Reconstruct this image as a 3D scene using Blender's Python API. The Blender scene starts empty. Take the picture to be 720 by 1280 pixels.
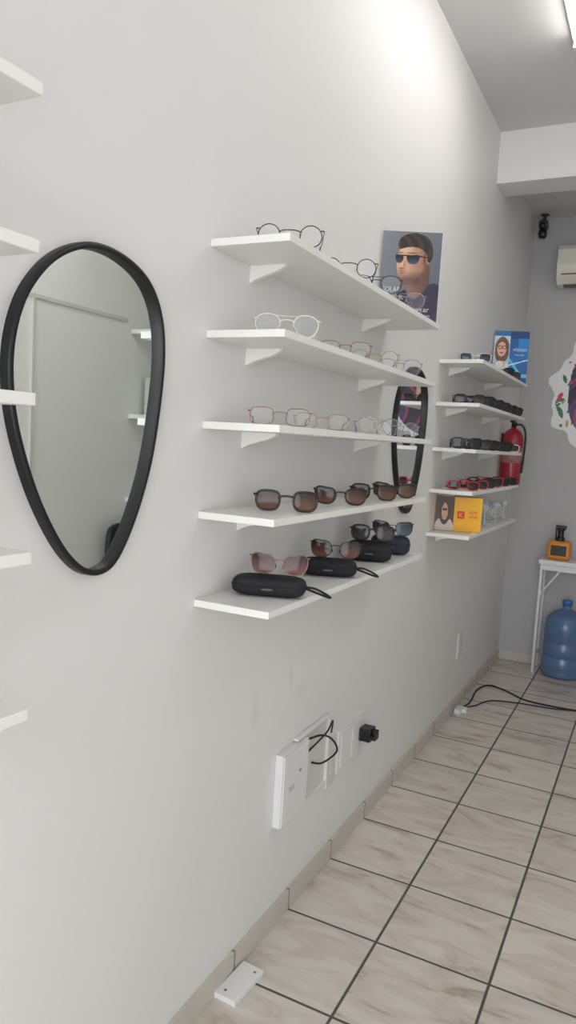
import bpy, random
import numpy as np
from math import *
from mathutils import Vector, Matrix
random.seed(4)
scene=bpy.context.scene
D=5.485; W=2.4; YF=-1.7; CH=3.23; T=.34

# ------------------------------------------------------------ materials
def lin(v):
    v/=255.
    return v/12.92 if v<=.04045 else ((v+.055)/1.055)**2.4
def C(r,g,b): return (lin(r),lin(g),lin(b),1.)
def mat(name,col,rough=.5,metal=0.,alpha=1.,trans=0.,noise=0.,nscale=20.,bump=0.,spec=.5,coat=0.):
    m=bpy.data.materials.new(name); m.use_nodes=True
    nt=m.node_tree; b=nt.nodes['Principled BSDF']
    b.inputs['Base Color'].default_value=col
    b.inputs['Roughness'].default_value=rough; b.inputs['Metallic'].default_value=metal
    b.inputs['Alpha'].default_value=alpha; b.inputs['Transmission Weight'].default_value=trans
    b.inputs['Specular IOR Level'].default_value=spec; b.inputs['Coat Weight'].default_value=coat
    if noise or bump:
        tc=nt.nodes.new('ShaderNodeTexCoord'); n=nt.nodes.new('ShaderNodeTexNoise')
        n.inputs['Scale'].default_value=nscale; n.inputs['Detail'].default_value=5
        nt.links.new(tc.outputs['Object'],n.inputs['Vector'])
        if noise:
            mx=nt.nodes.new('ShaderNodeMix'); mx.data_type='RGBA'
            mx.inputs[6].default_value=tuple(c*(1-noise) for c in col[:3])+(1,)
            mx.inputs[7].default_value=tuple(min(1,c*(1+noise)) for c in col[:3])+(1,)
            nt.links.new(n.outputs['Fac'],mx.inputs[0]); nt.links.new(mx.outputs[2],b.inputs['Base Color'])
        if bump:
            bp=nt.nodes.new('ShaderNodeBump'); bp.inputs['Strength'].default_value=bump; bp.inputs['Distance'].default_value=.004
            nt.links.new(n.outputs['Fac'],bp.inputs['Height']); nt.links.new(bp.outputs['Normal'],b.inputs['Normal'])
    return m
def emis(name,col,s):
    m=bpy.data.materials.new(name); m.use_nodes=True
    b=m.node_tree.nodes['Principled BSDF']
    b.inputs['Emission Color'].default_value=col; b.inputs['Emission Strength'].default_value=s
    return m
M_wall=mat('wall_paint',C(229,227,226),.55,noise=.025,nscale=1.7,bump=.0)
def plaster(m,scale=55,st=.12):
    nt=m.node_tree;b=nt.nodes['Principled BSDF']
    tc=nt.nodes.new('ShaderNodeTexCoord'); n=nt.nodes.new('ShaderNodeTexNoise'); n.inputs['Scale'].default_value=scale; n.inputs['Detail'].default_value=3
    bp=nt.nodes.new('ShaderNodeBump'); bp.inputs['Strength'].default_value=st; bp.inputs['Distance'].default_value=.003
    nt.links.new(tc.outputs['Object'],n.inputs['Vector']); nt.links.new(n.outputs['Fac'],bp.inputs['Height']); nt.links.new(bp.outputs['Normal'],b.inputs['Normal'])
plaster(M_wall)
def scuffs(m,spots):
    """faint dirty marks at real positions on the wall (object space y,z)"""
    nt=m.node_tree;L=nt.links;b=nt.nodes['Principled BSDF']; cur=b.inputs['Base Color'].links[0].from_socket
    tc=nt.nodes.new('ShaderNodeTexCoord')
    for (y,z,ry,rz_,st) in spots:
        mp=nt.nodes.new('ShaderNodeMapping'); mp.vector_type='POINT'
        mp.inputs['Scale'].default_value=(0,1/ry,1/rz_); mp.inputs['Location'].default_value=(0,-y/ry,-z/rz_); L.new(tc.outputs['Object'],mp.inputs[0])
        no=nt.nodes.new('ShaderNodeTexNoise'); no.inputs['Scale'].default_value=1.5; L.new(mp.outputs[0],no.inputs['Vector'])
        ln=nt.nodes.new('ShaderNodeVectorMath'); ln.operation='LENGTH'; L.new(mp.outputs[0],ln.inputs[0])
        ad=nt.nodes.new('ShaderNodeMath'); ad.operation='ADD'; L.new(ln.outputs['Value'],ad.inputs[0]); L.new(no.outputs['Fac'],ad.inputs[1])
        r=nt.nodes.new('ShaderNodeMapRange'); r.inputs[1].default_value=.5; r.inputs[2].default_value=1.5; r.inputs[3].default_value=st; r.inputs[4].default_value=0.; L.new(ad.outputs[0],r.inputs[0])
        mx=nt.nodes.new('ShaderNodeMix'); mx.data_type='RGBA'; L.new(r.outputs[0],mx.inputs[0]); L.new(cur,mx.inputs[6]); mx.inputs[7].default_value=C(150,145,142); cur=mx.outputs[2]
    L.new(cur,b.inputs['Base Color'])
scuffs(M_wall,[(1.76,.74,.03,.07,.16),(1.98,.79,.012,.06,.22),(2.05,.72,.08,.03,.10)])
M_wallb=mat('wall_paint_grey',C(184,183,184),.6,noise=.02,nscale=2); plaster(M_wallb)
M_wallr=mat('wall_panel_paint',C(238,240,234),.5,noise=.02,nscale=2)
M_ceil=mat('ceiling_paint',C(212,211,211),.7,noise=.01,nscale=2)
M_shelf=mat('white_melamine',C(236,235,231),.4,noise=.01,nscale=6)
M_black=mat('black_plastic',C(16,17,20),.35)
M_frameblk=mat('black_lacquer',C(14,16,20),.4,noise=.1,nscale=40)
M_white=mat('white_plastic',C(228,228,228),.35,noise=.01,nscale=9)
M_offw=mat('aged_white_plastic',C(214,214,210),.4,noise=.02,nscale=9)
M_cable=mat('cable_black',C(20,20,22),.5)
M_mirror=mat('mirror_glass',(.92,.95,.93,1),.015,1.)

def floor_mat():
    m=bpy.data.materials.new('floor_tiles'); m.use_nodes=True; nt=m.node_tree; L=nt.links; b=nt.nodes['Principled BSDF']
    def N(t,**k):
        n=nt.nodes.new(t)
        for a,v in k.items(): setattr(n,a,v)
        return n
    def ma(op,a,bb=None):
        n=N('ShaderNodeMath',operation=op)
        for i,v in enumerate((a,bb)):
            if v is None: continue
            if isinstance(v,(int,float)): n.inputs[i].default_value=v
            else: L.new(v,n.inputs[i])
        return n.outputs[0]
    tc=N('ShaderNodeTexCoord'); sx=N('ShaderNodeSeparateXYZ'); L.new(tc.outputs['Object'],sx.inputs[0])
    u=ma('DIVIDE',ma('SUBTRACT',sx.outputs[0],.311),T); v=ma('DIVIDE',ma('SUBTRACT',sx.outputs[1],2.039),T)
    eu=ma('ABSOLUTE',ma('SUBTRACT',ma('FRACT',u),.5)); ev=ma('ABSOLUTE',ma('SUBTRACT',ma('FRACT',v),.5))
    e=ma('MAXIMUM',eu,ev)
    g=N('ShaderNodeMapRange'); g.inputs[1].default_value=.486; g.inputs[2].default_value=.490; L.new(e,g.inputs[0])
    cb=N('ShaderNodeCombineXYZ'); L.new(ma('FLOOR',u),cb.inputs[0]); L.new(ma('FLOOR',v),cb.inputs[1])
    wn=N('ShaderNodeTexWhiteNoise',noise_dimensions='3D'); L.new(cb.outputs[0],wn.inputs[0])
    sc=N('ShaderNodeVectorMath',operation='SCALE'); sc.inputs[3].default_value=7.; L.new(wn.outputs['Color'],sc.inputs[0])
    ad=N('ShaderNodeVectorMath',operation='ADD'); L.new(tc.outputs['Object'],ad.inputs[0]); L.new(sc.outputs[0],ad.inputs[1])
    mp=N('ShaderNodeMapping'); mp.inputs['Rotation'].default_value=(0,0,radians(-38)); mp.inputs['Scale'].default_value=(2.2,6.5,1.); L.new(ad.outputs[0],mp.inputs[0])
    no=N('ShaderNodeTexNoise'); no.inputs['Scale'].default_value=1.5; no.inputs['Detail'].default_value=7; no.inputs['Roughness'].default_value=.6; no.inputs['Distortion'].default_value=1.2
    L.new(mp.outputs[0],no.inputs['Vector'])
    r=N('ShaderNodeValToRGB'); r.color_ramp.elements[0].position=.32; r.color_ramp.elements[0].color=C(174,158,143)
    r.color_ramp.elements[1].position=.60; r.color_ramp.elements[1].color=C(219,211,202)
    k=r.color_ramp.elements.new(.43); k.color=C(205,195,185)
    L.new(no.outputs['Fac'],r.inputs[0])
    tone=N('ShaderNodeMix',data_type='RGBA',blend_type='MULTIPLY'); tone.inputs[0].default_value=1.
    tr=N('ShaderNodeMapRange'); tr.inputs[3].default_value=.94; tr.inputs[4].default_value=1.02; L.new(wn.outputs['Value'],tr.inputs[0])
    L.new(r.outputs[0],tone.inputs[6]); L.new(tr.outputs[0],tone.inputs[7])
    mx=N('ShaderNodeMix',data_type='RGBA'); L.new(g.outputs[0],mx.inputs[0]); L.new(tone.outputs[2],mx.inputs[6]); mx.inputs[7].default_value=C(88,84,81)
    L.new(mx.outputs[2],b.inputs['Base Color'])
    ro=N('ShaderNodeMapRange'); ro.inputs[3].default_value=.28; ro.inputs[4].default_value=.9; L.new(g.outputs[0],ro.inputs[0]); L.new(ro.outputs[0],b.inputs['Roughness'])
    bp=N('ShaderNodeBump',invert=True); bp.inputs['Strength'].default_value=.6; bp.inputs['Distance'].default_value=.003; L.new(g.outputs[0],bp.inputs['Height']); L.new(bp.outputs[0],b.inputs['Normal'])
    return m
M_floor=floor_mat()
def base_mat(axis):
    m=mat('baseboard_tile',C(200,193,184),.35,noise=.06,nscale=9); nt=m.node_tree; L=nt.links; b=nt.nodes['Principled BSDF']
    src=b.inputs['Base Color'].links[0].from_socket
    tc=nt.nodes.new('ShaderNodeTexCoord'); s=nt.nodes.new('ShaderNodeSeparateXYZ'); L.new(tc.outputs['Object'],s.inputs[0])
    o=s.outputs[axis]
    for op,v in(('SUBTRACT',2.039 if axis==1 else .311),('DIVIDE',T),('FRACT',0),('SUBTRACT',.5),('ABSOLUTE',0),('GREATER_THAN',.489)):
        n=nt.nodes.new('ShaderNodeMath'); n.operation=op; n.inputs[1].default_value=v; L.new(o,n.inputs[0]); o=n.outputs[0]
    mx=nt.nodes.new('ShaderNodeMix'); mx.data_type='RGBA'; L.new(o,mx.inputs[0]); L.new(src,mx.inputs[6]); mx.inputs[7].default_value=C(120,116,112)
    L.new(mx.outputs[2],b.inputs['Base Color'])
    return m

# ------------------------------------------------------------ mesh builder
class MB:
    def __init__(s): s.v=[];s.f=[];s.m=[];s.s=[]
    def add(s,vs,fs,mi=0,sm=False):
        o=len(s.v); s.v+= [tuple(v) for v in vs]
        for q in fs: s.f.append([o+i for i in q]); s.m.append(mi); s.s.append(sm)
    def box(s,a,b,mi=0,M=None):
        x0,y0,z0=a;x1,y1,z1=b
        vs=[(x0,y0,z0),(x1,y0,z0),(x1,y1,z0),(x0,y1,z0),(x0,y0,z1),(x1,y0,z1),(x1,y1,z1),(x0,y1,z1)]
        if M is not None: vs=[tuple(M@Vector(v)) for v in vs]
        s.add(vs,[(3,2,1,0),(4,5,6,7),(0,1,5,4),(1,2,6,5),(2,3,7,6),(3,0,4,7)],mi)
    def tube(s,pts,r,mi=0,closed=False,n=8,caps=True,rz=None):
        P=[Vector(p) for p in pts];N=len(P);rings=[];up=None
        for i in range(N):
            a=P[(i-1)%N] if (closed or i>0) else P[0]; b=P[(i+1)%N] if (closed or i<N-1) else P[-1]
            t=(b-a).normalized()
            if up is None:
                up=Vector((0,0,1)) if abs(t.z)<.9 else Vector((1,0,0))
            up=(up-t*up.dot(t)).normalized(); sd=t.cross(up)
            rr=r[i] if isinstance(r,(list,tuple)) else r
            rings.append([P[i]+(sd*cos(2*pi*k/n)+up*sin(2*pi*k/n)*(rz or 1))*rr for k in range(n)])
        vs=[v for q in rings for v in q];fs=[]
        for i in range(N if closed else N-1):
            j=(i+1)%N
            for k in range(n): fs.append((i*n+k,i*n+(k+1)%n,j*n+(k+1)%n,j*n+k))
        if not closed and caps: fs+= [tuple(range(n))[::-1],tuple((N-1)*n+k for k in range(n))]
        s.add(vs,fs,mi,True)
    def lathe(s,prof,mi=0,n=32,c=(0,0,0),sm=True):
        vs=[];fs=[]
        for r,z in prof:
            for k in range(n): vs.append((c[0]+r*cos(2*pi*k/n),c[1]+r*sin(2*pi*k/n),c[2]+z))
        for i in range(len(prof)-1):
            for k in range(n): fs.append((i*n+k,i*n+(k+1)%n,(i+1)*n+(k+1)%n,(i+1)*n+k))
        fs.append(tuple(range(n))[::-1]); fs.append(tuple((len(prof)-1)*n+k for k in range(n)))
        s.add(vs,fs,mi,sm)
    def sell(s,c,r,e1=.5,e2=.5,mi=0,n=28,M=None,flat=None):
        sg=lambda v,e: copysign(abs(v)**e,v)
        vs=[];fs=[];H=n//2
        for i in range(H+1):
            ph=-pi/2+pi*i/H
            for k in range(n):
                th=2*pi*k/n
                p=Vector((c[0]+r[0]*sg(cos(ph),e1)*sg(cos(th),e2),c[1]+r[1]*sg(cos(ph),e1)*sg(sin(th),e2),c[2]+r[2]*sg(sin(ph),e1)))
                vs.append(M@p if M is not None else p)
        for i in range(H):
            for k in range(n): fs.append((i*n+k,i*n+(k+1)%n,(i+1)*n+(k+1)%n,(i+1)*n+k))
        s.add(vs,fs,mi,True)
    def prism(s,poly,fn,mi=0,sm=False):
        n=len(poly); vs=[fn(u,v,0) for u,v in poly]+[fn(u,v,1) for u,v in poly]
        fs=[tuple(range(n))[::-1],tuple(range(n,2*n))]+[(i,(i+1)%n,n+(i+1)%n,n+i) for i in range(n)]
        s.add(vs,fs,mi,sm)
    def build(s,name,mats,loc=(0,0,0),rz=0.,parent=None,bevel=0.,rot=None):
        me=bpy.data.meshes.new(name); me.from_pydata(s.v,[],s.f); 
        for m in mats: me.materials.append(m)
        me.polygons.foreach_set('material_index',s.m); me.polygons.foreach_set('use_smooth',s.s)
        import bmesh
        bm=bmesh.new(); bm.from_mesh(me); bmesh.ops.recalc_face_normals(bm,faces=bm.faces); bm.to_mesh(me); bm.free()
        o=bpy.data.objects.new(name,me); scene.collection.objects.link(o)
        o.location=loc; o.rotation_euler=rot or (0,0,rz)
        if parent: o.parent=parent
        if bevel:
            b=o.modifiers.new('bevel','BEVEL'); b.width=bevel; b.segments=2; b.limit_method='ANGLE'; b.angle_limit=radians(50)
        return o
def box_obj(name,a,b,m,bevel=0.):
    B=MB(); B.box(a,b); return B.build(name,[m],bevel=bevel)
def spline(P,n=8,closed=True):
    P=[Vector(p) for p in P];N=len(P);o=[]
    rng=range(N) if closed else range(N-1)
    for i in rng:
        if closed: a,b,c,d=P[(i-1)%N],P[i],P[(i+1)%N],P[(i+2)%N]
        else: a,b,c,d=P[max(i-1,0)],P[i],P[i+1],P[min(i+2,N-1)]
        for k in range(n):
            t=k/n
            o.append(.5*((2*b)+(c-a)*t+(2*a-5*b+4*c-d)*t*t+(3*b-a-3*c+d)*t**3))
    if not closed: o.append(P[-1])
    return o

# ------------------------------------------------------------ room shell
box_obj('floor',(-.15,YF-.15,-.1),(W+.15,D+.15,0),M_floor)
box_obj('wall_left',(-.15,YF-.15,0),(0,D+.15,CH),M_wall)
box_obj('wall_right',(W,YF-.15,0),(W+.15,D+.15,CH),M_wallr)
box_obj('wall_back',(0,D,0),(W,D+.15,CH),M_wallb)
box_obj('ceiling',(-.15,YF-.15,CH),(W+.15,D+.15,CH+.12),M_ceil)
box_obj('ceiling_rear',(0,4.42,3.14),(W,D,CH),M_ceil)
box_obj('beam_rear',(0,4.20,2.96),(W,4.42,CH),M_wall)
B=MB(); B.box((0,YF-.15,2.75),(W,YF,CH)); B.box((0,YF-.15,0),(.12,YF,2.75)); B.box((W-.12,YF-.15,0),(W,YF,2.75)); B.build('wall_front',[M_wall])
box_obj('baseboard_left',(0,YF,0),(.011,D,.068),base_mat(1),.001)
box_obj('baseboard_back',(.011,D-.011,0),(W-.011,D,.068),base_mat(0),.001)
box_obj('baseboard_right',(W-.011,YF,0),(W,D,.068),base_mat(1),.001)

# ------------------------------------------------------------ shelves
SD=.199; TH=.017
def bracket(B,y,z):
    poly=[(0.0,0),(.100,0),(.094,-.008)]
    for k in range(1,9):
        t=k/8; poly.append((.094*(1-t)-.02*sin(pi*t)*.9,-.008-.036*t**.7))
    B.prism(poly,lambda u,v,s: (max(u,0),y-.008+.016*s,z+v))
def shelf(ya,yb,zt,top=False):
    B=MB(); B.box((0,ya,zt-TH),(SD,yb,zt))
    for y in(ya+.185,yb-.235): 
        bracket(B,y,zt-TH)
    return B.build('wall_shelf',[M_shelf],bevel=.0015)
ZA=[1.940,1.739,1.534,1.326,1.118]; ZB=[1.910,1.717,1.510,1.318,1.115]; ZN=[1.936,1.741,1.544,1.331,1.112]
for i,z in enumerate(ZA): shelf(1.427,2.609,z,False)
for z in ZB: shelf(3.34,4.556,z)
for z in ZN: shelf(-.46,.728,z)
for z in (2.2,1.62,1.04):
    B=MB(); B.box((W-.25,4.1,z-.03),(W,5.3,z))
    for y in (4.4,5.0): B.prism([(0,0),(.16,0),(0,-.08)],lambda u,v,s,y=y,z=z:(W-u,y-.01+.02*s,z-.03+v))
    B.build('display_shelf',[M_shelf],bevel=.002)
box_obj('trim_1',(W-.014,.5,2.24),(W,4.05,2.262),M_offw); box_obj('trim_2',(W-.014,3.2,.068),(W,3.22,2.24),M_offw)

# ------------------------------------------------------------ mirrors
OUT=[(1.03,1.829),(.965,1.805),(.91,1.763),(.866,1.70),(.845,1.62),(.850,1.53),(.878,1.44),(.920,1.355),(.975,1.279),(1.03,1.236),(1.085,1.228),(1.13,1.255),(1.18,1.335),(1.22,1.44),(1.243,1.56),(1.250,1.665),(1.232,1.745),(1.186,1.80),(1.11,1.828)]
def mirror(dy):
    O=[Vector((p[0],p[1])) for p in spline([(a-1.04,b-1.53,0) for a,b in OUT],8)]
    N=len(O); nr=[]
    for i in range(N):
        t=(O[(i+1)%N]-O[i-1]).normalized(); n=Vector((t.y,-t.x))
        if n.dot(-O[i])<0: n=-n
        nr.append(n)
    prof=[(0,0),(0,.017),(.0012,.0195),(.0035,.0205),(.0090,.0205),(.0108,.019),(.0116,.016),(.0116,.005)]
    B=MB(); vs=[];fs=[]; K=len(prof)
    for i in range(N):
        for a,d in prof:
            p=O[i]+nr[i]*a; vs.append((d,p.x,p.y))
    for i in range(N):
        j=(i+1)%N
        for k in range(K-1): fs.append((i*K+k,i*K+k+1,j*K+k+1,j*K+k))
    B.add(vs,fs,0,True)
    g=[(O[i]+nr[i]*.011) for i in range(N)]
    B.add([(.0055,p.x,p.y) for p in g],[tuple(range(N))],1)
    B.add([(.0,p.x,p.y) for p in O],[tuple(range(N))],0)
    B.build('wall_mirror',[M_frameblk,M_mirror],loc=(.0005,1.04+dy,1.53))
mirror(0); mirror(1.90)

# ------------------------------------------------------------ eyewear
def lens_mat(name,top,bot,alpha):
    m=mat(name,top,.10,alpha=alpha,spec=.35); nt=m.node_tree; b=nt.nodes['Principled BSDF']
    tc=nt.nodes.new('ShaderNodeTexCoord'); s=nt.nodes.new('ShaderNodeSeparateXYZ'); nt.links.new(tc.outputs['Generated'],s.inputs[0])
    r=nt.nodes.new('ShaderNodeValToRGB'); r.color_ramp.elements[0].color=bot; r.color_ramp.elements[1].color=top
    r.color_ramp.elements[0].position=.15; r.color_ramp.elements[1].position=.85
    nt.links.new(s.outputs[2],r.inputs[0]); nt.links.new(r.outputs[0],b.inputs['Base Color'])
    return m
L_clear=mat('lens_clear',C(235,240,240),.03,alpha=.08,spec=.8)
L_brown=lens_mat('lens_brown_gradient',C(26,15,12),C(108,68,50),.97)
L_pink=lens_mat('lens_rose_gradient',C(44,26,28),C(112,76,70),.97)
L_grey=lens_mat('lens_grey_gradient',C(24,26,30),C(78,70,66),.96)
L_dark=lens_mat('lens_dark',C(12,14,18),C(36,38,44),.96)
L_blue=lens_mat('lens_blue',C(20,36,52),C(62,84,100),.96)
F_gold=mat('frame_gold',C(168,140,108),.3,.85)
F_rose=mat('frame_rose_gold',C(150,110,98),.3,.8)
F_silver=mat('frame_silver',C(150,152,156),.25,.9)
F_gun=mat('frame_gunmetal',C(45,45,50),.3,.7)
F_white=mat('frame_white',C(238,232,222),.3)
F_cryst=mat('frame_crystal',C(215,205,195),.1,alpha=.6)
F_tort=mat('frame_tortoise',C(42,26,20),.25,noise=.6,nscale=120)
F_blk=mat('frame_black',C(14,14,16),.25)
F_red=mat('frame_red',C(196,24,44),.28)
F_navy=mat('frame_navy',C(34,52,72),.28)
def glasses(x,y,z,deg,kind,fm,lm,w=.14,name=None,tilt=0.):
    """front faces local -Y, temples run to +Y and rest on the shelf"""
    B=MB(); thick=kind in('square','cat','acet')
    if kind=='round': a,b,e,r=.0250,.0240,1.0,.0012
    elif kind=='pilot': a,b,e,r=.029,.025,.85,.0012
    elif kind=='rect': a,b,e,r=.0275,.020,.6,.0011
    elif kind=='square': a,b,e,r=.0290,.0235,.6,.0030
    elif kind=='cat': a,b,e,r=.0290,.0225,.72,.0026
    elif kind=='mcat': a,b,e,r=.0295,.0240,.75,.0013
    else: a,b,e,r=.0265,.0195,.6,.0026
    cx=w/2-a-.003; zc=b+r
    for sd in(-1,1):
        pts=[];NN=36
        for k in range(NN):
            th=2*pi*k/NN; u=copysign(abs(cos(th))**e,cos(th)); v=copysign(abs(sin(th))**e,sin(th))
            X=a*u; Z=b*v
            if u>0 and v>0: 
                if kind in('cat','mcat'): X+=.005*u*v; Z+=.007*u*v
                elif kind=='pilot': X+=.001
            if v<0 and kind in('pilot','square','cat','mcat'): X*=1-.12*abs(v)
            if v<0 and u<0 and kind=='pilot': X*=.85
            px=sd*(cx+X); py=.0035*((cx+X)/(w/2))**2*1.6
            pts.append((px,py,zc+Z))
        B.tube(pts,r,0,True,n=6 if not thick else 8,rz=None)
        cpt=(sd*cx,-.001,zc); 
        B.add([cpt]+pts,[(0,1+k,1+(k+1)%NN) for k in range(NN)],1,True)
        hx=sd*(w/2+.001); hz=zc+b*(.55 if kind not in('cat','mcat') else .8)
        B.tube([(sd*(w/2-.006),.002,hz),(hx,.003,hz),(hx+sd*.001,.009,hz)],max(r*1.15,.0014),0,n=6)
        tr=.0010 if not thick else .0022
        Lh=.078; tip=.004
        tp=spline([(hx+sd*.001,.008,hz),(hx-sd*.001,.04,hz-.004),(hx-sd*.004,Lh,hz-.012),(hx-sd*.007,Lh+.018,hz*.62),(hx-sd*.010,Lh+.030,tip)],5,False)
        nT=len(tp); rr=[tr*(1 if i<nT*.6 else 1.5) for i in range(nT)]
        B.tube(tp,rr,0,n=6)
        ix=sd*(cx-a*.9); 
        if not thick:
            B.tube([(ix,.002,zc+.003),(ix-sd*.003,.008,zc),(ix-sd*.004,.009,zc-.004)],.0006,0,n=5)
            B.sell((ix-sd*.0045,.009,zc-.006),(.0015,.003,.006),1,1,1,n=8)
        else: B.sell((ix-sd*.001,.004,zc-.003),(.0025,.004,.007),1,1,0,n=8)
    g=cx-a*.88
    B.tube(spline([(-g,.0005,zc+b*.3),(-g*.5,-.001,zc+b*.48),(g*.5,-.001,zc+b*.48),(g,.0005,zc+b*.3)],4,False),max(r,.0012),0,n=6)
    if kind=='pilot': B.tube([(-g-.006,.001,zc+b*.85),(g+.006,.001,zc+b*.85)],.0009,0,n=6)
    if name is None: name='sunglasses' if lm not in(L_clear,) else 'eyeglasses'
    return B.build(name,[fm,lm],loc=(x,y,z+.0008),rot=(tilt,0,radians(deg)))
g=glasses
g(.142,1.535,ZA[0],25,'round',F_gun,L_clear,.152)
g(.158,1.85,ZA[0],23,'round',F_gun,L_clear,.15)
g(.158,2.06,ZA[0],20,'pilot',F_gun,L_clear,.148)
g(.158,2.30,ZA[0],18,'pilot',F_silver,L_clear,.146)
g(.142,1.545,ZA[1],28,'pilot',F_white,L_clear,.152)
g(.142,1.90,ZA[1],26,'rect',F_rose,L_clear,.146)
g(.14,2.14,ZA[1],24,'round',F_gold,L_clear,.146)
g(.14,2.38,ZA[1],22,'pilot',F_silver,L_clear,.146)
g(.14,1.54,ZA[2],28,'rect',F_rose,L_clear,.146)
g(.14,1.78,ZA[2],28,'rect',F_gold,L_clear,.145)
g(.14,2.00,ZA[2],26,'round',F_cryst,L_clear,.145)
g(.14,2.21,ZA[2],24,'pilot',F_silver,L_clear,.145)
g(.14,2.40,ZA[2],22,'round',F_silver,L_clear,.145)
g(.135,1.610,ZA[3],27,'square',F_tort,L_brown,.156)
g(.138,1.945,ZA[3],26,'cat',F_tort,L_brown,.150)
g(.135,2.225,ZA[3],24,'square',F_tort,L_brown,.148)
g(.135,2.43,ZA[3],22,'cat',F_tort,L_brown,.146)
# cases
M_case=mat('case_neoprene',C(20,22,30),.75,noise=.25,nscale=90,bump=.5)
M_strap=mat('case_strap',C(14,15,20),.7)
M_navy=mat('case_navy',C(38,46,60),.75,noise=.2,nscale=90,bump=.5)
M_tag=mat('case_print',C(90,92,100),.6)
def case(x,y,z,deg,L=.165,strap=True,navy=False,hh=.025):
    B=MB(); B.sell((0,0,hh),(L/2,.038,hh),.55,.42,0,36)
    pts=[]
    for k in range(48):
        th=2*pi*k/48; sg=lambda v,e: copysign(abs(v)**e,v)
        pts.append((L/2*1.005*sg(cos(th),.42),.0383*sg(sin(th),.42),hh*1.1))
    B.tube(pts,.0013,1,True,n=6)
    B.sell((0,-.0372,hh*.8),(.016,.0012,.003),.8,.5,2,10)
    if strap:
        s=spline([(L/2-.004,-.004,.026),(L/2+.018,-.010,.028),(L/2+.045,-.014,.019),(L/2+.062,-.008,.008),(L/2+.050,.004,.007),(L/2+.020,.004,.016),(L/2-.004,.002,.024)],6,False)
        B.tube(s,.0036,1,n=6,rz=.8)
    return B.build('eyeglass_case',[M_navy if navy else M_case,M_strap,M_tag],loc=(x,y,z+.0008),rz=radians(deg))
z5=ZA[4]
case(.112,1.588,z5,20,.182); case(.112,1.95,z5,22,.165); case(.106,2.30,z5,20,.15,False,False,.034); case(.106,2.515,z5,20,.14,False,True,.034)
g(.130,1.60,z5+.0515,22,'mcat',F_rose,L_pink,.145)
g(.130,1.955,z5+.0515,22,'mcat',F_gun,L_brown,.148)
g(.120,2.285,z5+.0695,20,'square',F_tort,L_grey,.145)
g(.120,2.485,z5+.0695,20,'mcat',F_navy,L_blue,.145)
def row(z,ys,specs,deg=20):
    for y,(k,fm,lm) in zip(ys,specs): g(.135,y,z,deg,k,fm,lm,.146)
row(ZB[0],[3.46,3.78,4.05,4.25],[('acet',F_cryst,L_blue),('round',F_rose,L_clear),('acet',F_blk,L_dark),('acet',F_tort,L_brown)])
row(ZB[1],[3.42,3.63,3.84,4.04,4.23,4.42],[('acet',F_gun,L_grey),('square',F_blk,L_dark),('cat',F_blk,L_dark),('square',F_blk,L_dark),('cat',F_tort,L_dark),('square',F_tort,L_dark)])
row(ZB[2],[3.43,3.63,3.83,4.02,4.21,4.42],[('square',F_tort,L_dark),('cat',F_tort,L_grey),('square',F_blk,L_dark),('cat',F_blk,L_dark),('square',F_tort,L_dark),('acet',F_white,L_grey)])
row(ZB[3],[3.43,3.63,3.82,4.01,4.20,4.42],[('acet',F_red,L_dark),('acet',F_red,L_dark),('square',F_blk,L_dark),('cat',F_red,L_dark),('acet',F_tort,L_dark),('acet',F_blk,L_dark)])

# ------------------------------------------------------------ painted flat things (posters, decal)
def vcol_mat(name,rough=.35):
    m=bpy.data.materials.new(name); m.use_nodes=True; nt=m.node_tree; b=nt.nodes['Principled BSDF']
    a=nt.nodes.new('ShaderNodeVertexColor'); a.layer_name='Col'; nt.links.new(a.outputs['Color'],b.inputs['Base Color']); b.inputs['Roughness'].default_value=rough
    return m
M_print=vcol_mat('printed_card')
def painted(name,w,h_,nx,ny,func,parent=None,loc=(0,0,0),rz=0.,mask=None,y=0.,rot=None):
    """local X = width (centred), Z = height, faces -Y"""
    vs=[((i/nx-.5)*w,y,j/ny*h_) for j in range(ny+1) for i in range(nx+1)]
    fs=[];cols=[]
    for j in range(ny):
        for i in range(nx):
            u=(i+.5)/nx; v=(j+.5)/ny
            if mask and not mask(u,v): continue
            k=j*(nx+1)+i; fs.append((k,k+1,k+nx+2,k+nx+1)); c=func(u,v); cols.append((lin(c[0]),lin(c[1]),lin(c[2]),1.))
    me=bpy.data.meshes.new(name); me.from_pydata(vs,[],fs); me.materials.append(M_print)
    ca=me.color_attributes.new('Col','FLOAT_COLOR','CORNER')
    arr=np.repeat(np.array(cols,dtype=np.float32),4,axis=0).ravel(); ca.data.foreach_set('color',arr)
    o=bpy.data.objects.new(name,me); scene.collection.objects.link(o); o.location=loc; o.rotation_euler=rot or (0,0,rz)
    if parent: o.parent=parent
    return o
def text(s,size,loc,m,parent,align='CENTER',y=-.0012,sx=1.):
    cu=bpy.data.curves.new('t','FONT'); cu.body=s; cu.size=size; cu.align_x=align; cu.extrude=.0001
    o=bpy.data.objects.new('t',cu); scene.collection.objects.link(o)
    bpy.context.view_layer.update()
    dg=bpy.context.evaluated_depsgraph_get(); me=bpy.data.meshes.new_from_object(o.evaluated_get(dg)); bpy.data.objects.remove(o)
    me.materials.clear(); me.materials.append(m)
    t=bpy.data.objects.new('lettering',me); scene.collection.objects.link(t); t.rotation_euler=(radians(90),0,0); t.location=(loc[0],y,loc[1]); t.scale=(sx,1,1); t.parent=parent
    return t
M_ink_w=mat('ink_white',C(215,215,220),.5); M_ink_r=mat('ink_red',C(200,40,30),.5)
def ell(u,v,cx,cy,rx,ry,rot=0.):
    du=u-cx;dv=v-cy; c=cos(rot);s=sin(rot); a=du*c+dv*s; b=-du*s+dv*c
    return (a/rx)**2+(b/ry)**2
def mixc(a,b,t): t=max(0,min(1,t)); return tuple(a[i]*(1-t)+b[i]*t for i in range(3))
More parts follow.
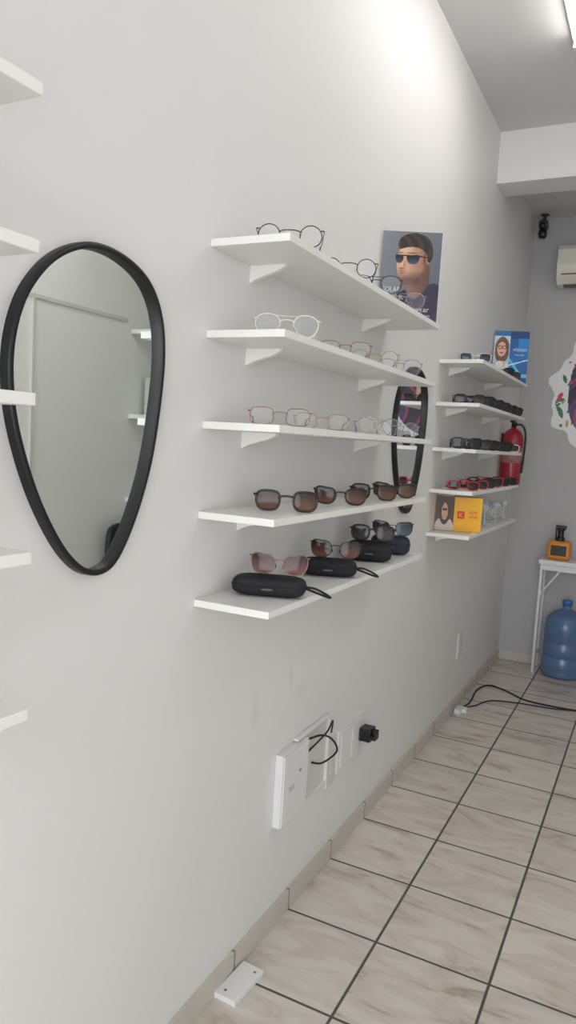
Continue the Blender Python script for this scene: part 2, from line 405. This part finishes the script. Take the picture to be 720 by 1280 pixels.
def gs(u,y,cx,cy,rx,ry,rot=0.): return exp(-ell(u,y,cx,cy,rx,ry,rot))
def inpoly(x,y,P):
    r=False;n=len(P)
    for i in range(n):
        x1,y1=P[i];x2,y2=P[i-1]
        if (y1>y)!=(y2>y) and x<(x2-x1)*(y-y1)/(y2-y1)+x1: r=not r
    return r
def sp2(P): return [(p[0],p[1]) for p in spline([(a,b,0) for a,b in P],6)]
# three-quarter portrait, card coords x 0..1, y 0..1.42
FACE=sp2([(.32,1.18),(.285,1.08),(.28,1.00),(.262,.93),(.258,.88),(.272,.82),(.282,.76),(.295,.70),(.33,.63),(.40,.585),(.48,.585),(.58,.65),(.68,.77),(.75,.90),(.77,1.06),(.70,1.20),(.50,1.25)])
HAIR=sp2([(.30,1.14),(.27,1.23),(.32,1.33),(.46,1.39),(.62,1.39),(.77,1.33),(.85,1.20),(.86,1.05),(.82,.95),(.785,.97),(.755,1.07),(.71,1.12),(.62,1.17),(.48,1.18),(.37,1.16)])
NECK=sp2([(.46,.66),(.47,.50),(.52,.40),(.80,.40),(.83,.60),(.80,.95),(.62,.80)])
JACK=sp2([(.0,-.1),(.06,.20),(.22,.36),(.42,.50),(.48,.40),(.60,.36),(.74,.48),(.86,.62),(1.02,.56),(1.1,.2),(1.1,-.1)])
LENA=sp2([(.235,1.035),(.30,1.05),(.362,1.04),(.362,.965),(.325,.922),(.265,.93),(.24,.975)])
LENB=sp2([(.425,1.035),(.52,1.055),(.635,1.05),(.628,.965),(.570,.912),(.48,.918),(.435,.965)])
def paint_man(u,v):
    y=v*1.42
    c=mixc((84,92,104),(128,134,142),.5+.6*(.45-u)+.5*(v-.5)); c=mixc(c,(58,62,78),max(0,(.4-v)*2.0))
    if inpoly(u,y,NECK): c=mixc((158,112,88),(72,48,42),(u-.46)*2.0+(.66-y)*.2+.5*gs(u,y,.55,.66,.14,.09))
    if inpoly(u,y,JACK):
        n_=sin(17*u+9*y)*sin(6*u-15*y); c=mixc((28,32,54),(62,40,70),.35+.4*n_+.3*(u-.4))
        if abs(u-.62-.18*(y-.2))<.012: c=(18,18,30)
    if inpoly(u,y,FACE):
        c=mixc((218,172,142),(138,94,74),(u-.36)*2.1)
        c=mixc(c,(238,200,172),.55*gs(u,y,.42,1.13,.10,.05)); c=mixc(c,(236,194,166),.6*gs(u,y,.345,.91,.018,.06)); c=mixc(c,(226,176,146),.4*gs(u,y,.46,.86,.05,.04))
        c=mixc(c,(96,60,48),.75*gs(u,y,.345,.838,.045,.014)); c=mixc(c,(120,80,62),.5*gs(u,y,.39,.90,.016,.05))
        jaw=max(0,min(1,(.80-y)*9+max(0,(u-.40))*1.2-.15)); 
        if y<.98: c=mixc(c,(72,50,42),.72*jaw*(.9+.1*sin(150*u)*sin(130*y)))
        c=mixc(c,(74,50,42),.55*gs(u,y,.35,.800,.06,.014))
        c=mixc(c,(158,92,84),.9*gs(u,y,.355,.757,.045,.012)); c=mixc(c,(70,36,34),.7*gs(u,y,.355,.770,.05,.005))
        c=mixc(c,(60,42,36),.8*gs(u,y,.73,1.0,.022,.11))
    if ell(u,y,.785,.99,.034,.075,.15)<1: c=mixc((184,130,104),(110,70,58),gs(u,y,.78,.99,.014,.045))
    if inpoly(u,y,HAIR): c=mixc((32,25,25),(84,62,50),.35+.30*sin(34*u+12*y+4*sin(9*y))+.3*(y-1.2))
    c=mixc(c,(40,28,26),.7*gs(u,y,.52,1.085,.075,.010)+.7*gs(u,y,.31,1.085,.04,.010)) if inpoly(u,y,FACE) else c
    if inpoly(u,y,LENA) or inpoly(u,y,LENB): c=mixc((70,88,112),(12,18,34),(y-.92)*9.5)
    if abs(y-1.045)<.011 and .235<u<.64: c=(18,18,24)
    if abs(y-1.04+.12*(u-.63))<.010 and .63<=u<.79: c=(18,18,24)
    return c
def paint_blue(u,v):
    y=v*1.42
    if u>.45 or v<.06:
        c=mixc((0,70,150),(20,150,215),v if u>.7 else 1-v)
        if v>.86: c=(16,60,120)
        if abs(y-.45-.25*sin(5*u))<.05: c=(90,200,235)
        if abs(y-.35-.3*u)<.015: c=(235,245,250)
    else:
        c=mixc((150,190,215),(215,225,230),v)
        if ell(u,y,.24,.90,.21,.36)<1: c=(120,80,58)
        if ell(u,y,.22,.32,.3,.28)<1: c=(235,232,228)
        if ell(u,y,.23,.92,.125,.20)<1: c=(226,180,156)
        if ell(u,y,.18,.97,.055,.05)<1 and ell(u,y,.18,.97,.04,.035)>1 or ell(u,y,.30,.97,.055,.05)<1 and ell(u,y,.30,.97,.04,.035)>1: c=(50,40,40)
        if ell(u,y,.23,.82,.05,.02)<1: c=(180,70,70)
        if y>1.28: c=(30,110,180)
    return c
def poster(x0,y0,x1,y1,z,hh,func,nx=70):
    w=hypot(x1-x0,y1-y0); ang=atan2(y1-y0,x1-x0)
    B=MB(); B.box((-w/2,.0,0),(w/2,.003,hh))
    B.prism([(0,0),(.05,0),(0,hh*.6)],lambda u,v,s:(.03-.001+.002*s,.003+u*.6,v))
    o=B.build('display_poster',[M_offw],loc=((x0+x1)/2,(y0+y1)/2,z+.001),rz=ang)
    painted('print',w,hh,nx,int(nx*1.42),func,parent=o,y=-.0006)
    return o
p=poster(.008,2.49,.194,2.575,ZA[0],.306,paint_man,140)
text('SOLAR',.024,(-.062,.100),M_ink_w,p,sx=.85); text('INCRIVEL',.019,(-.050,.076),M_ink_w,p,sx=.8); text('sunwear',.026,(.030,.035),M_ink_w,p,sx=1.); text('collection',.014,(.05,.018),M_ink_w,p)
p=poster(.008,4.44,.194,4.505,ZB[0],.30,paint_blue,50)
text('vision',.034,(.05,.185),M_ink_w,p); text('lens care',.014,(.05,.16),M_ink_w,p)

# yellow product box
def paint_portrait(u,v):
    c=mixc((96,72,54),(60,44,36),v)
    if ell(u,v,.5,.1,.5,.3)<1: c=(205,190,180)
    if ell(u,v,.5,.56,.30,.38)<1: c=(64,40,30)
    if ell(u,v,.5,.56,.17,.25)<1: c=(206,156,128)
    if .6<v<.66 and (abs(u-.42)<.06 or abs(u-.58)<.06): c=(60,40,40)
    if ell(u,v,.5,.42,.06,.02)<1: c=(160,70,66)
    return c
M_yel=mat('card_yellow',C(240,176,20),.4,noise=.02,nscale=8)
B=MB(); B.box((-.11,0,0),(.11,.06,.165)); o=B.build('product_box',[M_yel],loc=(.105,3.50,ZB[4]+.001),rz=radians(22),bevel=.001)
painted('portrait_print',.088,.163,24,44,paint_portrait,parent=o,loc=(-.065,-.0008,.001))
painted('logo_print',.034,.036,8,8,lambda u,v:(214,40,28),parent=o,loc=(.012,-.0010,.062))
text('K',.032,(.012,.069),M_yel,o,y=-.0014); text('FILM\nLENS',.020,(.068,.086),M_ink_r,o,y=-.001)
M_acr=mat('acrylic_clear',C(225,235,238),.06,alpha=.35,spec=.8)
def stand(y,x=.11,hh=.11):
    B=MB(); B.lathe([(.026,0),(.026,.005),(.006,.010),(.005,hh*.55),(.008,hh*.6),(.022,hh*.8),(.024,hh),(.022,hh),(.020,hh*.82),(.006,hh*.66)],0,20)
    B.build('acrylic_cup',[M_acr],loc=(x,y,ZB[4]+.001))
for y,x in((3.98,.13),(4.12,.08),(4.22,.14),(4.36,.09),(4.46,.14)): stand(y,x)

# ------------------------------------------------------------ low wall electrics
M_lab=mat('label_grey',C(150,150,155),.6)
B=MB()
y0,y1,z0,z1=1.905,2.285,.330,.575
B.box((0,y0,z0+.004),(.026,2.085,z1-.012),0)
B.box((.026,y0+.004,z0+.006),(.031,2.080,z1-.016),0)
B.box((0,2.085,z0),(.005,y1,z1),1)
for a,b in(((0,2.02,z1-.008),(.018,y1,z1)),((0,2.085,z0),(.014,y1,z0+.006)),((0,y1-.007,z0),(.014,y1,z1))): B.box(a,b,0)
B.box((.005,2.11,z0+.05),(.010,2.18,z1-.04),1)
o=B.build('electrical_panel',[M_white,M_offw],bevel=.003)
t=text('TEST',.020,(0,0),M_lab,o); t.rotation_euler=(radians(90),0,radians(90)); t.location=(.0315,1.965,.435)
B=MB(); B.tube([(.0312,2.02,.48),(.033,2.02,.48)],.005,0,n=12); B.build('screw',[M_lab],parent=o)
B=MB()
B.tube(spline([(.012,2.10,.545),(.04,2.15,.55),(.05,2.22,.515),(.055,2.26,.46),(.03,2.20,.435),(.012,2.15,.45)],6,False),.0035,0,n=6)
B.tube(spline([(.012,2.12,.50),(.05,2.17,.555),(.045,2.23,.575),(.03,2.26,.52)],6,False),.003,0,n=6)
B.build('loose_wires',[M_cable],parent=o)
B=MB(); B.box((0,2.30,.295),(.009,2.365,.47)); B.box((.009,2.312,.34),(.012,2.352,.42),0); B.build('blank_plate',[M_offw],bevel=.002)
B=MB(); B.box((0,2.385,.315),(.010,2.625,.475)); B.box((.010,2.41,.335),(.013,2.50,.455)); B.box((.010,2.515,.335),(.013,2.60,.455))
o=B.build('socket_plate',[M_white],bevel=.002)
B=MB(); B.box((.014,2.58,.375),(.06,2.64,.425),0); B.box((.06,2.59,.382),(.078,2.63,.418),0); B.tube([(.06,2.585,.40),(.068,2.57,.395)],.006,0,n=8)
B.build('power_adapter',[M_black],bevel=.004)
B=MB(); B.box((0,4.155,.305),(.009,4.255,.455)); B.box((.009,4.175,.33),(.012,4.235,.43),0)
for zz in(.355,.385,.405): B.tube([(.010,4.205,zz),(.0135,4.205,zz)],.004,1,n=8)
B.build('wall_outlet',[M_offw,M_cable],bevel=.0015)
B=MB(); B.box((-.034,-.072,0),(.034,.072,.016)); B.tube([(-.012,-.05,.015),(-.012,-.05,.0175)],.004,1,n=10); B.tube([(.018,.05,.015),(.018,.05,.0175)],.004,1,n=10)
B.build('floor_junction_box',[M_white,mat('screw_grey',C(120,120,120),.4,.6)],loc=(.047,1.668,0),rz=radians(-3),bevel=.003)
B=MB()
B.tube(spline([(.04,4.20,.012),(.06,4.36,.006),(.045,4.60,.006),(.09,4.76,.006),(.22,4.70,.006),(.36,4.60,.006),(.62,4.60,.006),(1.0,4.66,.006),(1.5,4.55,.006)],8,False),.005,0,n=8)
B.tube(spline([(.05,4.22,.012),(.10,4.32,.006),(.16,4.46,.006),(.30,4.52,.006),(.50,4.55,.006),(.8,4.62,.006),(1.5,4.53,.006)],8,False),.004,0,n=8)
B.box((.02,4.13,.0),(.055,4.21,.025),1); B.box((.055,4.17,.0),(.08,4.22,.02),1)
B.build('floor_cable',[M_cable,M_white])

# ------------------------------------------------------------ back corner
M_tab=mat('table_white',C(230,230,232),.35,noise=.01,nscale=6)
B=MB(); tx0,tx1,ty0,ty1,tz=.262,.98,5.235,5.468,.795
B.box((tx0,ty0,tz-.03),(tx1,ty1,tz))
B.box((tx0+.02,ty0+.012,tz-.07),(tx1-.02,ty0+.03,tz-.03)); B.box((tx0+.02,ty1-.03,tz-.07),(tx1-.02,ty1-.012,tz-.03))
for x in(tx0+.02,tx1-.02):
    for y in(ty0+.02,ty1-.02): B.tube([(x,y,tz-.03),(x,y,.0)],.011,0,n=10)
    B.tube([(x,ty0+.02,.12),(x,ty1-.02,.12)],.008,0,n=8)
B.tube([(tx0+.02,ty0+.02,tz-.25),(tx0+.16,ty0+.02,tz-.04)],.007,0,n=8); B.tube([(tx1-.02,ty0+.02,tz-.25),(tx1-.16,ty0+.02,tz-.04)],.007,0,n=8)
B.build('side_table',[M_tab],bevel=.002)
B=MB(); B.sell((0,0,.065),(.075,.055,.065),.3,.3,0,28); B.box((-.05,-.058,.03),(.05,-.05,.10),1)
B.lathe([(.028,.125),(.028,.15),(.020,.155),(.020,.20),(.030,.203),(.030,.218)],1,20); B.box((-.035,-.012,.215),(.035,.012,.235),1); B.tube([(-.03,0,.22),(-.03,0,.13)],.006,1,n=8)
B.build('orange_dispenser',[mat('orange_plastic',C(226,142,44),.4,noise=.05,nscale=15),M_black],loc=(.375,5.36,tz),bevel=.003)
M_jug=mat('jug_blue_plastic',C(98,128,168),.15,alpha=.80,spec=.6,noise=.08,nscale=6)
prof=[(.118,0),(.132,.008),(.135,.03),(.130,.045),(.135,.06),(.135,.125),(.129,.135),(.129,.145),(.135,.155),(.135,.225),(.129,.235),(.129,.245),(.135,.255),(.135,.345),(.132,.375),(.118,.41),(.085,.44),(.045,.46),(.030,.468),(.028,.48),(.028,.50),(.033,.503),(.033,.515)]
B=MB(); B.lathe(prof,0,40); B.lathe([(.034,.495),(.034,.525),(.030,.528)],1,24)
B.build('water_jug',[M_jug,mat('jug_cap',C(60,110,190),.4)],loc=(.465,5.32,0))
B=MB()
pr=[(0,.05),(-.05,.0),(-.15,.0),(-.195,.05),(-.205,.12),(-.205,.22),(-.18,.25),(0,.255)]
B.prism(pr,lambda u,v,s:(s*.8,u,v),0)
B.box((.03,-.207,.055),(.77,-.199,.062),1); B.box((.04,-.16,-.004),(.76,-.06,.0),1)
for i in range(7): B.box((.03,-.15+.02*i,.2525),(.77,-.142+.02*i,.256),1)
B.build('air_conditioner',[mat('ac_plastic',C(226,222,208),.4),mat('ac_dark',C(90,90,90),.5)],loc=(.200,D-.001,2.650),bevel=.006)
B=MB(); B.lathe([(.028,0),(.03,-.006),(.012,-.012),(.012,-.05)],0,20); B.sell((0,-.02,-.075),(.030,.05,.032),.6,.6,0,20); B.lathe([(.018,0),(.018,.003)],1,20,c=(0,-.02,-.11)); B.sell((0,-.06,-.085),(.022,.014,.022),1,1,1,16)
B.sell((.0,-.03,-.135),(.028,.03,.034),.7,.7,1,16)
B.build('security_camera',[mat('camera_grey',C(60,60,66),.4),M_black],loc=(.075,5.40,3.139))
M_ext=mat('extinguisher_red',C(160,28,42),.3,coat=.3)
B=MB(); B.lathe([(.055,0),(.064,.006),(.066,.02),(.066,.29),(.060,.325),(.040,.352),(.020,.362),(.016,.375)],0,32)
B.lathe([(.017,.372),(.017,.405),(.012,.41)],1,16); B.box((-.012,-.075,.40),(.012,.02,.412),1); B.tube([(0,-.005,.41),(0,-.05,.432),(0,-.085,.44)],.007,1,n=8)
B.tube(spline([(.015,0,.39),(.050,.01,.385),(.074,.01,.33),(.076,.0,.2),(.07,0,.08)],6,False),.007,1,n=8)
B.lathe([(.0665,.14),(.0665,.24)],2,32); B.box((-.072,-.01,.25),(-.06,.01,.33),1)
B.build('fire_extinguisher',[M_ext,M_black,mat('ext_label',C(176,120,120),.5,noise=.5,nscale=60)],loc=(.075,4.93,1.30))
def blob(u,v):
    a=atan2(v-.5,u-.5); r=hypot(u-.5,v-.5); return r, .455+.025*sin(9*a+.6)+.015*sin(17*a+2)
def mask(u,v):
    r,R_=blob(u,v); return r<R_
rnd=random.Random(11); dots=[(rnd.random(),rnd.random(),.012+.016*rnd.random(),rnd.choice([(70,150,80),(236,140,50),(60,120,90),(210,60,90),(120,190,90)]),rnd.random()*3) for _ in range(150)]
def paint_decal(u,v):
    r,R_=blob(u,v); c=(236,236,236)
    if r<R_-.03:
        for (a,b,s,col,an) in dots:
            if ell(u,v,a,b,s*1.7,s*.7,an)<1: c=col
    hr=ell(u,v,.54,.52,.38+.02*sin(9*v),.39)
    if hr<1:
        k=sin(16*(u-.2)+5*sin(5*v)+3*v)
        pal=[(44,30,60),(110,50,110),(50,60,120),(170,60,90),(50,36,60)]
        c=pal[int((k+1)*2.49)%5]
    if ell(u,v,.56,.50,.15,.20)<1:
        c=(226,178,150)
        for e in(.50,.62):
            if ell(u,v,e,.54,.032,.016)<1: c=(40,36,40)
            if ell(u,v,e,.575,.04,.008)<1: c=(60,40,40)
        if ell(u,v,.56,.41,.045,.018)<1: c=(190,50,70)
        if ell(u,v,.56,.475,.012,.03)<1: c=(206,150,124)
    return c
painted('wall_decal',.86,.92,150,160,paint_decal,loc=(.600,D-.003,1.475),mask=mask)

# ------------------------------------------------------------ opposite side: chair + box (mirror only)
B=MB(); 
B.sell((0,0,.45),(.22,.22,.035),.5,.5,0,24); B.sell((.20,0,.72),(.03,.20,.16),.5,.6,0,24)
for sx in(-.17,.17):
    for sy in(-.17,.17): B.tube([(sx,sy,.44),(sx*1.15,sy*1.15,0)],.012,1,n=8)
for sy in(-.1,.1): B.tube([(.17,sy,.44),(.20,sy,.62)],.010,1,n=8)
B.build('waiting_chair',[mat('chair_black',C(24,26,30),.5),F_silver],loc=(W-.30,4.0,0))
B=MB(); B.box((-.09,-.14,0),(.09,.14,.26)); B.box((-.092,-.10,.18),(-.09,.10,.22),1); B.build('storage_box',[mat('box_green',C(196,206,196),.5),M_white],loc=(W-.13,4.36,1.621),bevel=.004)

# ------------------------------------------------------------ lights
M_tube=emis('tube_glow',(1,.965,.925,1),18.)
def fixture(x,y0,y1):
    B=MB(); B.box((x-.055,y0,CH-.022),(x+.055,y1,CH-.0005),0); 
    for s in(-.028,.028): B.tube([(x+s,y0+.03,CH-.040),(x+s,y1-.03,CH-.040)],.013,1,n=12)
    for yy in(y0,y1-.03): B.box((x-.05,yy,CH-.056),(x+.05,yy+.03,CH-.022),0)
    o=B.build('ceiling_light',[M_white,M_tube])
    return o
fixture(.51,2.13,3.37); fixture(1.75,2.13,3.37)  # second fixture is out of view, added to brighten the right wall
def area(name,loc,rot,sx,sy,e,col):
    l=bpy.data.lights.new(name,'AREA'); l.shape='RECTANGLE'; l.size=sx; l.size_y=sy; l.energy=e; l.color=col
    o=bpy.data.objects.new(name,l); o.location=loc; o.rotation_euler=rot; scene.collection.objects.link(o)
area('storefront_daylight',(W/2,YF-.05,1.4),(radians(90),0,0),2.1,2.6,64,(.95,.97,1.))
w=bpy.data.worlds.new('World'); scene.world=w; w.use_nodes=True
bg=w.node_tree.nodes['Background']; bg.inputs[0].default_value=(.86,.93,1.,1); bg.inputs[1].default_value=1.0

# ------------------------------------------------------------ camera
Cx,h,yaw,pit,rol,f=2.7814*T, 4.414*T, 0.4636, 0.0964, 0.0587, 920.8172
Fv=Vector((-sin(yaw)*cos(pit),cos(yaw)*cos(pit),-sin(pit)))
Rr=Vector((cos(yaw),sin(yaw),0)); Uu=Rr.cross(Fv)
R_=cos(rol)*Rr+sin(rol)*Uu; U_=-sin(rol)*Rr+cos(rol)*Uu
cam=bpy.data.cameras.new('camera'); co=bpy.data.objects.new('camera',cam); scene.collection.objects.link(co)
m=Matrix.Identity(4)
for i in range(3): m[i][0]=R_[i]; m[i][1]=U_[i]; m[i][2]=-Fv[i]
m[0][3]=Cx;m[1][3]=0;m[2][3]=h
co.matrix_world=m
cam.sensor_fit='VERTICAL'; cam.sensor_height=36.; cam.lens=36.*f/1280.; cam.clip_start=.02
scene.camera=co
scene.view_settings.view_transform='Standard'
